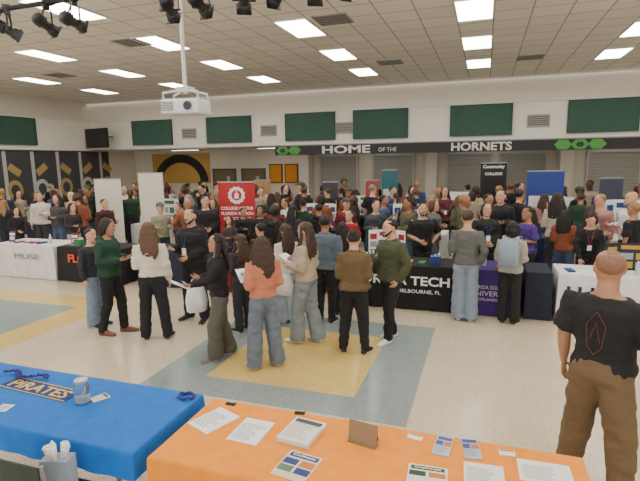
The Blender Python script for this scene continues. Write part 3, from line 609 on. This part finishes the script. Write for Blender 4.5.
RT=[(-13.2,-11.4,10.6,11.35,(40,44,70)),(-9.6,-7.8,11.4,12.15,(210,210,210)),(-7.2,-5.4,11.4,12.15,(120,25,30)),(-4.9,-3.1,11.4,12.15,(20,20,24)),(-2.6,-.8,11.4,12.15,(215,215,215)),(-.3,1.5,11.4,12.15,(30,44,90)),(2.0,3.8,11.4,12.15,(210,205,200)),
 (-8.4,-6.6,14.3,15.05,(20,60,45)),(-4.4,-2.6,14.3,15.05,(24,24,28)),(-1.6,.2,14.3,15.05,(40,60,120)),(1.0,2.8,14.3,15.05,(215,215,215))]
for r in RT: table('booth table under a coloured cloth in the crowd',*r[:4],r[4])
def sheet(p,w,h,rz,rgb=(240,240,238),lines=True,hd=None,n=1,label='printed paper sheet lying on a table',cat='paper',name='paper_sheet',txt=None,pics=0):
    q=MB()
    for k in range(n):
        a=random.uniform(-.03,.03) if n>1 else 0
        q.box((0,0,.0012+k*.003),(w,h,.0022 if n==1 else .0028),0,Matrix.Rotation(a,3,'Z'))
    t=.0026+(n-1)*.003
    if lines:
        for i in range(9):
            l=w*random.uniform(.5,.8); q.box((-w*.42+l/2,h*.25-i*h*.075,t),(l,h*.018,.0006),1)
    if hd: q.box((0,h*.36,t),(w*.86,h*.16,.0008),2)
    for i in range(pics): q.box((w*(-.25+.5*(i%2)),h*(.1-.27*(i//2)),t),(w*.42,h*.22,.0008),2+i%3)
    o=obj(q,name,[mat(rgb,.7),mat((120,120,125)),mat(hd or (50,80,150)),mat((200,120,60)),mat((90,120,100))],None,p,(0,0,rz)); tag(o,label,cat)
    if txt: text(txt,mat((250,245,230)),o,(0,h*.36,t+.001),w*.7,h*.09,rot=(0,0,0),ext=.0006,bold=.02)
    return o
def trifold(p,rz,w,h,rgb,acc,label):
    q=MB(); a=.55
    q.box((0,0,h/2),(w*.5,.008,h))
    for s in(-1,1):
        R=Matrix.Rotation(-s*a,3,'Z'); c=Vector((s*w*.25,0,h/2))+R@Vector((s*w*.125,0,0)); q.box(c,(w*.25,.008,h),0,R)
        for i in range(3): q.box(c+R@Vector((0,-.006,h*(-.3+.28*i))),(w*.18,.004,h*.2),1+i%2,R)
    q.box((0,-.006,h*.85),(w*.42,.004,h*.14),1)
    for i in range(2):
        for j in range(2): q.box((-w*.11+w*.22*i,-.006,h*(.2+.32*j)),(w*.18,.004,h*.24),1+(i+j)%2)
    o=obj(q,'display_board',[mat(rgb,.6),mat(acc,.6),mat((150,160,170),.6)],None,p,(0,0,rz)); return tag(o,label,'display board')
def holder(p,rz,rgb,w=.216,h=.28):
    q=MB(); R=Matrix.Rotation(-.2,3,'X'); q.box((0,.03,h/2),(w,.006,h),0,R); q.box((0,.0,.004),(w,.12,.006),1); q.box((0,.026,h*.72),(w*.8,.006,h*.2),2,R); q.box((0,.018,h*.35),(w*.7,.006,h*.3),1,R)
    o=obj(q,'sign_holder',[mat(rgb,.5),mat((215,218,222),.2),mat((245,245,245),.5)],None,p,(0,0,rz)); tag(o,'upright counter sign holder with a printed card','sign holder')
def carton(p,rz,rgb,s):
    q=MB(); w,d,h=s
    for a in(-1,1): q.box((a*w/2,0,h/2),(.006,d,h)); q.box((0,a*d/2,h/2),(w,.006,h))
    q.box((0,0,.004),(w,d,.008))
    for k in range(5): q.box((-w*.35+k*w*.17,0,h*.55),(w*.1,d*.8,h*.9+.02*k),1+k%2)
    o=obj(q,'supply_box',[mat(rgb,.7),mat((230,230,225)),mat((60,110,170))],None,p,(0,0,rz)); tag(o,'open box filled with leaflets','box')
def bottle(p,rgb=(190,205,215)):
    B=empty('water_bottle','small plastic water bottle','bottle',p); q=MB(); q.lathe([(.028,0),(.032,.01),(.032,.12),(.03,.14),(.013,.18),(.012,.19)]); obj(q,'body',[mat(rgb,.15)],B,smooth=True); q=MB(); q.lathe([(.015,.188),(.015,.205)]); obj(q,'cap',[WHITE],B)
cols=[(30,60,130),(150,30,40),(230,230,230),(60,120,80),(215,160,50),(90,50,130)]
def dress(x0,x1,y0,boards=1,step=.25):
    n=int((x1-x0)/step)
    for i in range(n):
        x=x0+.14+i*(x1-x0-.2)/n; y=y0+random.uniform(.17,.26); k=random.choice('shhcsbs'); z=.754
        if k=='s': sheet((x,y,z),.1,.22,random.uniform(-.2,.2),random.choice(cols),False,None,random.randint(3,14),'stack of coloured brochures on a booth table','brochure','brochure_stack')
        elif k=='h': holder((x,y,z),random.uniform(-.1,.1),random.choice(cols),.19,.25)
        elif k=='c': carton((x,y,z),random.uniform(-.2,.2),random.choice(cols),(.16,.14,.14))
        else: bottle((x,y,z))
    for b in range(boards):
        x=x0+(x1-x0)*(b+.5)/boards; c=random.choice(cols); trifold((x,y0+.58,.754),0,.9,.55+.25*random.random(),(235,235,235),c,'white folding display board with pictures')
dress(-2.2,-.45,Y0,0); dress(-.32,.55,Y0,0); dress(1.15,2.9,Y0,0); dress(-10.3,-8.8,Y0,0); dress(-8.55,-7.05,Y0,0); dress(-6.6,-5,Y0+.15,0); dress(-4.5,-2.9,Y0+.15,0)
trifold((-1.6,Y0+.56,.754),0,.7,.5,(235,235,235),(150,30,40),'white folding display board with pictures')
trifold((2.2,Y0+.5,.754),0,.9,.42,(40,40,46),(190,150,60),'black folding display board with pictures')
for r in RT[1:]: dress(r[0]+.05,r[1]-.05,r[2],boards=1,step=.4)
def banner(p,rz,w,h,rgb,label,txts=(),z0=.08,accent=None):
    B=empty('banner_stand',label,'banner',p,rz)
    q=MB(); q.box((0,0,.04),(w+.06,.12,.07))
    for a in(-1,1): q.box((a*w*.35,0,.01),(.05,.3,.02))
    obj(q,'base',[STEEL],B,bevel=.008)
    q=MB(); q.tube([(0,.03,.06),(0,.03,h)],[.012]*2,8,roundcap=False); q.box((0,.01,h),(w+.02,.03,.03)); obj(q,'pole',[STEEL],B)
    q=MB(); q.box((0,0,(h+z0)/2),(w,.006,h-z0)); s=obj(q,'panel',[mat(rgb,.55)],B)
    if accent:
        for z,k in((h*.25,.12),(h*.62,.2)):
            q=MB(); q.box((0,-.006,z),(w*.85,.004,h*k)); obj(q,'graphic',[mat(accent,.6)],s)
    for t,z,tw,th,c in txts: text(t,mat(c,.5),s,(0,-.008,z),tw,th,bold=.03)
    return B,s
KO=[]
def bp(u,v,y,w,rgb,label,txts=(),accent=None,rz=8):
    p=PY(u,v,y); h=p.z; r=banner((p.x,p.y,0),radians(rz),w,h,rgb,label,txts,accent=accent); KO.append((p.x,p.y,w)); return r
RW=(245,240,240)
B,s=bp(236,182,10.75,.92,(184,34,40),'tall red retractable banner with a white emblem and lettering',[('COLLEGE OF THE',1.34,.82,.08,RW),('FLORIDA REGION',1.21,.82,.08,RW),('OF SCIENCE',1.08,.7,.08,RW)],rz=12)
q=MB()
q.rings([[Vector((.2*cos(2*pi*j/24)*(1+.12*(j%2)),-.005-k,1.66+.2*sin(2*pi*j/24)*(1+.12*(j%2)))) for j in range(24)] for k in(0,.005)]); q.rings([[Vector((.13*cos(2*pi*j/20),-.009-k,1.66+.13*sin(2*pi*j/20))) for j in range(20)] for k in(0,.003)],1); q.box((0,-.012,1.64),(.11,.006,.13)); q.box((0,-.012,1.74),(.03,.006,.06))
obj(q,'emblem',[WHITE,mat((184,34,40),.55)],s)
bp(107,179,10.9,.82,(218,213,204),'plain white standing banner above the crowd'); bp(150,173,11.0,.72,(216,210,200),'plain off-white standing banner above the crowd')
bp(390,170,15.5,.5,(40,100,110),'narrow blue-green standing banner above the crowd',accent=(200,210,200)); bp(546,171,13.0,.85,(36,62,140),'blue standing banner above the crowd',accent=(220,220,230))
bp(262,180,15.6,.6,(170,130,90),'tan standing banner above the crowd',accent=(230,220,200)); bp(612,178,12.9,.5,(50,60,80),'dark standing banner above the crowd',accent=(200,200,200))
bp(494,163,15.6,.75,(26,26,32),'tall black backdrop sign with white lettering',[('Community',2.2,.62,.13,RW),('COLLEGE',2.0,.5,.08,RW)],rz=10)
bp(372,180,13.2,.35,(150,60,60),'narrow red standing banner above the crowd',accent=(220,220,220))
bp(330,182,13.3,.45,(60,60,70),'dark grey standing banner above the crowd',accent=(200,160,80))
# ---------------------------------------------------------------- foreground tables
OT,oc=table('long folding table under a bright orange cloth',-1.86,.60,2.2,2.95,(240,146,34),drop=.60,rip=.006)
BT,bc=table('long folding table under a bright blue cloth',-4.42,-1.98,2.2,2.98,(16,104,196),drop=.17,rip=.006)
def TP(u,v): return P(u,v,.754)
OL='white printed flyer on an orange table'
sheet(TP(214,420),.216,.279,radians(-22),label=OL)
sheet(TP(251,431),.216,.279,radians(-2),label=OL)
sheet(TP(302,434),.22,.27,radians(-8),(228,224,218),True,(70,70,75),10,'thick stack of printed booklets on an orange table','booklet stack','booklet_stack')
sheet(TP(297,466),.216,.25,radians(-8),(225,205,185),False,(40,60,130),1,'colourful college brochure on an orange table','brochure','brochure',txt='College',pics=4)
sheet(TP(427,479),.216,.2,radians(3),(230,225,205),False,(40,70,60),5,'stack of college brochures on an orange table','brochure','brochure_stack',txt='College',pics=2)
sheet(TP(443,446),.10,.21,radians(-6),(180,190,205),True,(60,90,150),2,'pale blue printed brochure on an orange table','brochure','brochure',pics=2)
sheet(TP(471,449),.10,.21,radians(10),(165,178,200),True,(60,80,130),2,'pale blue printed brochure on an orange table','brochure','brochure',pics=2)
sheet(TP(415,437),.09,.055,radians(-10),(245,245,245),False,(60,60,60),1,'small white card on an orange table','card','card')
sheet(TP(507,453),.09,.055,radians(5),(235,235,240),False,(60,60,60),1,'small white card on an orange table','card','card')
sheet(TP(484,475),.216,.2,radians(3),(232,230,226),True,None,1,OL)
sheet(TP(545,473),.279,.2,radians(2),(238,238,236),True,None,1,OL)
sheet(TP(231,404),.07,.04,radians(0),(30,30,32),False,(230,230,230),3,'small black name badge on an orange table','badge','badge')
sheet(TP(300,413),.07,.04,radians(10),(30,30,32),False,(230,230,230),3,'small black name badge on an orange table','badge','badge')
q=MB(); R=Matrix.Rotation(-.15,3,'X'); q.box((0,0,.07),(.19,.006,.13),0,R); q.box((0,.04,.06),(.16,.005,.12),1,Matrix.Rotation(.35,3,'X')); q.box((0,0,.003),(.19,.06,.006))
o=obj(q,'tabletop_sign',[mat((138,116,88),.6,'wood'),mat((110,90,66),.6,'wood')],None,TP(363,443),(0,0,radians(-10))); tag(o,'brown kraft card standing on an orange table','sign')
J=empty('jar','clear glass jar holding a paper label','jar',TP(83,402))
q=MB(); q.lathe([(.045,.002),(.055,.01),(.056,.12),(.046,.145),(.045,.16)],seg=20); obj(q,'glass_body',[mat((200,215,220),.08,'glass')],J,smooth=True)
q=MB(); q.lathe([(.048,.155),(.048,.178),(.03,.18)],seg=20); obj(q,'lid',[mat((190,192,195),.3,'plain',.7)],J)
q=MB(); q.lathe([(.04,.01),(.042,.05)],seg=12); obj(q,'paper_strip',[WHITE],J)
sheet(TP(100,398),.09,.12,radians(-25),(225,220,200),True,(50,60,90),2,'small printed card on a blue table','card','card')
sheet(TP(4,408),.1,.1,radians(10),(220,220,215),True,None,1,'small paper on a blue table','paper')
pa=TP(40,389); q=MB(); q.box((0,0,.002),(.72,.17,.003)); q.box((0,-.08,.004),(.72,.008,.002),1); q.box((0,.08,.004),(.72,.008,.002),1)
pn=obj(q,'pennant',[cloth((30,54,120)),mat((220,185,60))],None,(pa.x,pa.y,.754),(0,0,radians(-4))); tag(pn,'navy pennant with yellow lettering on a blue table','pennant')
text('PIRATES',mat((215,185,80)),pn,(0,0,.004),.62,.11,rot=(0,0,0),bold=.015,ext=.001)
pl=TP(22,380); q=MB()
for i in range(60):
    t=i/59; x=-.22+.44*t; y=.04*sin(t*9)
    for k in range(4):
        a=random.uniform(0,2*pi); q.tube([(x,y,.02),(x+.03*cos(a),y+.02*sin(a),.02+.018*random.random())],[.006,.003],4)
o=obj(q,'garland',[mat((44,40,120),.4)],None,(pl.x,pl.y+.03,.762)); tag(o,'purple-blue tinsel garland on a blue table','garland'); o['kind']='stuff'
q=MB()
q.tube([(.06*cos(t),.045*sin(t),.012+.006*sin(5*t)) for t in[2*pi*i/24 for i in range(25)]],[.011]*25,6,ref=(0,0,1)); o=obj(q,'garland',[mat((50,46,130),.4)],None,(-2.06,2.9,.757)); tag(o,'small purple-blue garland at the table corner','garland')
cp=P(14,462,.82); CY=cp.y+.21; C=empty('folding_chair','dark green plastic and steel chair beside a blue table','chair',(cp.x,CY,0),pi)
q=MB(); q.rings([[Vector((x,.2+.03*cos(x*5),z)) for x,z in[(-.2,z0),(-.07,z0+.01),(.07,z0+.01),(.2,z0)]]+[Vector((x,.215+.03*cos(x*5),z)) for x,z in[(.2,z0),(.07,z0+.01),(-.07,z0+.01),(-.2,z0)]] for z0 in(.55,.7,.83)]); obj(q,'backrest',[mat((24,48,40),.5)],C,bevel=.005)
q=MB(); q.box((0,0,.44),(.42,.4,.025)); obj(q,'seat',[mat((24,48,40),.5)],C,bevel=.01)
for a in(-1,1):
    q=MB(); q.tube([(a*.21,-.2,.01),(a*.21,-.16,.43)],[.012]*2,8); obj(q,'leg',[STEEL],C)
    q=MB(); q.tube([(a*.21,.22,.01),(a*.21,.17,.43),(a*.21,.21,.83)],[.012]*3,8); obj(q,'leg',[STEEL],C)
G=empty('gift_bag','small pale blue paper bag stuffed with white tissue','bag',(cp.x+.11,CY-.02,.453),.3)
q=MB(); q.rings([[Vector((a*w,b*d,z)) for a,b in((-1,-1),(1,-1),(1,1),(-1,1))] for z,w,d in((0,.08,.045),(.14,.085,.05),(.30,.085,.048))],cap=True); obj(q,'paper_bag',[mat((150,165,180),.6)],G)
q=MB()
for i in range(9):
    a=random.uniform(0,6.28); q.tube([(0.03*cos(a),.02*sin(a),.28),(.06*cos(a),.035*sin(a),.35+.03*random.random()),(.07*cos(a),.05*sin(a),.38)],[.01,.025,.006],5)
t_=obj(q,'tissue_paper',[mat((230,230,230),.8)],G); t_['kind']='stuff'
# ---------------------------------------------------------------- carried things
def at(i,k,off=0):
    b,hp_,sp,h=BODY[i]; p=hp_[k]; return W(b,(p.x+(off if k==0 else -off),p.y,p.z))
def paper_held(i,k,lab='sheet of paper held in a hand',rgb=(240,240,238)):
    p=at(i,k); q=MB(); q.box((0,-.06,.02),(.2,.26,.003),0,Matrix.Rotation(-.5,3,'X')); q.box((0,-.02,.046),(.15,.06,.001),1,Matrix.Rotation(-.5,3,'X')); o=obj(q,'paper_sheet',[mat(rgb),mat((120,130,150))],None,p,(0,0,BODY[i][0].rotation_euler.z)); tag(o,lab,'paper')
for i,k in((0,0),(4,0),(7,1),(12,0),(5,0)): paper_held(i,k)
def tote(i,k,rgb,w=.28,h=.34,lab='white plastic carrier bag hanging from a hand'):
    B=empty('carrier_bag',lab,'bag',at(i,k,.03),BODY[i][0].rotation_euler.z+pi/2)
    q=MB(); rs=[]
    for z,kx,ky in((-h-.12,.7,.5),(-h-.1,.9,1),(-h*.6-.1,1,1.2),(-.22,.9,.7),(-.14,.75,.25)): rs.append([Vector((w/2*kx*cos(t)*(1+.06*sin(3*t)),.045*ky*sin(t)*(1+.2*sin(4*t)),z)) for t in[2*pi*j/16 for j in range(16)]])
    q.rings(rs); obj(q,'bag_body',[cloth(rgb)],B,smooth=True)
    for a in(-1,1):
        q=MB(); q.tube([(-.09,a*.01,-.15),(-.04,a*.008,-.03),(0,0,.0),(.04,a*.008,-.03),(.09,a*.01,-.15)],[(.006,.003)]*5,6); obj(q,'handle',[cloth(rgb)],B)
tote(4,1,(228,228,230)); tote(6,1,(220,220,222)); tote(7,0,(214,210,206),.28,.32)
def backpack(i,rgb,lab):
    b,hp_,sp,h=BODY[i]
    B=empty('backpack',lab,'backpack',W(b,(0,sp['_back']+.01,1.03)),b.rotation_euler.z)
    q=MB(); q.rings([[Vector((.15*kx*cos(t)*(abs(cos(t))**-.3 if abs(cos(t))>.01 else 1),.085+.08*ky*sin(t),z)) for t in[2*pi*j/16 for j in range(16)]] for z,kx,ky in((0,.7,.8),(.03,.95,1),(.2,1,1.05),(.34,.95,.9),(.40,.75,.7),(.42,.4,.4))]); obj(q,'pack_body',[cloth(rgb)],B,smooth=True)
    q=MB(); q.rings([[Vector((.11*k*cos(t),.165+.045*k*sin(t),z)) for t in[2*pi*j/14 for j in range(14)]] for z,k in((.03,.8),(.05,1),(.18,1),(.2,.8))]); obj(q,'front_pocket',[cloth(tuple(int(c*.88) for c in rgb))],B,smooth=True)
    for a in(-1,1):
        q=MB(); q.tube([(a*.09,.02,.37),(a*.10,-.06,.44),(a*.11,-.22,.42),(a*.13,-.32,.28),(a*.17,-.2,.12),(a*.12,.02,.05)],[(.02,.006)]*6,6); obj(q,'strap',[cloth(rgb)],B)
    q=MB(); q.tube([(-.03,.08,.41),(0,.08,.45),(.03,.08,.41)],[.006]*3,6); obj(q,'handle',[cloth(rgb)],B)
backpack(12,(140,156,172),'pale blue-grey backpack worn on a person\'s back')
b,hp_,sp,h=BODY[13]
q=MB()
pts=[(0,0.15),(.06,.06),(.045,-.09),(0,-.14),(-.045,-.09),(-.06,.06)]
for a,c in zip(pts,pts[1:]+pts[:1]): q.tube([(a[0],0,a[1]),(c[0],0,c[1])],[.002]*2,5)
q.tube([(-.03,0,-.05),(0,0,.08),(.03,0,-.03)],[.0025]*3,5)
o=obj(q,'shirt_print',[mat((104,52,54),.8)],b,(0,sp['_back']-.008,1.22),(.05,0,0))
# ---------------------------------------------------------------- crowd
TCN=[('black',(24,24,27)),('black',(22,22,26)),('black',(26,24,30)),('black',(30,28,30)),('charcoal',(52,52,58)),('navy',(30,38,66)),('grey',(100,100,104)),('white',(200,198,194)),('maroon',(104,30,42)),('olive',(84,84,60)),('blue',(56,76,116)),('beige',(160,148,128)),('dark grey',(70,70,74)),('dark green',(28,62,44)),('navy',(26,30,48)),('rust',(140,78,52)),('rose',(170,120,118))]
PCN=[('black',(22,22,26)),('denim',(72,88,116)),('dark',(40,40,46)),('grey',(96,98,104))]
cnt=0; tries=0
while cnt<150 and tries<12000:
    tries+=1
    if tries==1 or random.random()<.3: cx,cy=random.uniform(-14.0,5),random.uniform(9.4,16.2)
    x=cx+random.gauss(0,.85); y=cy+random.gauss(0,.7)
    if not(9.35<y<15.95 and -14.2<x<5): continue
    u,v=proj(Vector((x,y,1.7)))
    if not(-8<u<650): continue
    if u<165 and random.random()<.75: continue
    if 84<u<172 and y<11.2: continue
    if any((x-a)**2+(y-c)**2<.36 for a,c in taken): continue
    if any(r[0]-.3<x<r[1]+.3 and r[2]-.36<y<r[3]+.32 for r in RT): continue
    if any(abs(x-a)<w_/2+.33 and abs(y-c)<.42 for a,c,w_ in KO): continue
    k=random.randrange(len(TPL)); sp=dict(TPL[k])
    tn,tcx=random.choice(TCN); pn_,pcx=random.choice(PCN)
    sp['tc']=tcx; sp['pc']=pcx; sp['hc']=random.choice(['black','dkbrown','brown','ltbrown','blond','dkbrown','brown','grey' if random.random()<.3 else 'black']); sp['skin']=random.choice(['light','fair','med','tan','dark','light','med'])
    h=(1.52 if sp.get('fem') else 1.64)+random.uniform(0,.21)
    face=random.choice([10,-30,90,-90,180,160,-150,180,60,-60,130,-130,170])+random.uniform(-20,20)
    hn={'short':'short hair','long':'long hair','wavy':'wavy hair','bob':'bobbed hair','cap':'a cap','pony':'a ponytail','bun':'a bun','bald':'shaved head','curly':'curly hair'}[sp['hair']]
    p=Vector((x,y,0)); spawn(TPL[k]['_out'],p,rotfor(p,face),h,sp,'person with %s, %s top and %s trousers'%(hn,tn,pn_),'crowd of fair visitors')
    taken.append((x,y)); cnt+=1
flush_text()
w=bpy.data.worlds.new('world'); SC.world=w; w.use_nodes=True; w.node_tree.nodes['Background'].inputs[0].default_value=(1,.97,.92,1); w.node_tree.nodes['Background'].inputs[1].default_value=1.9
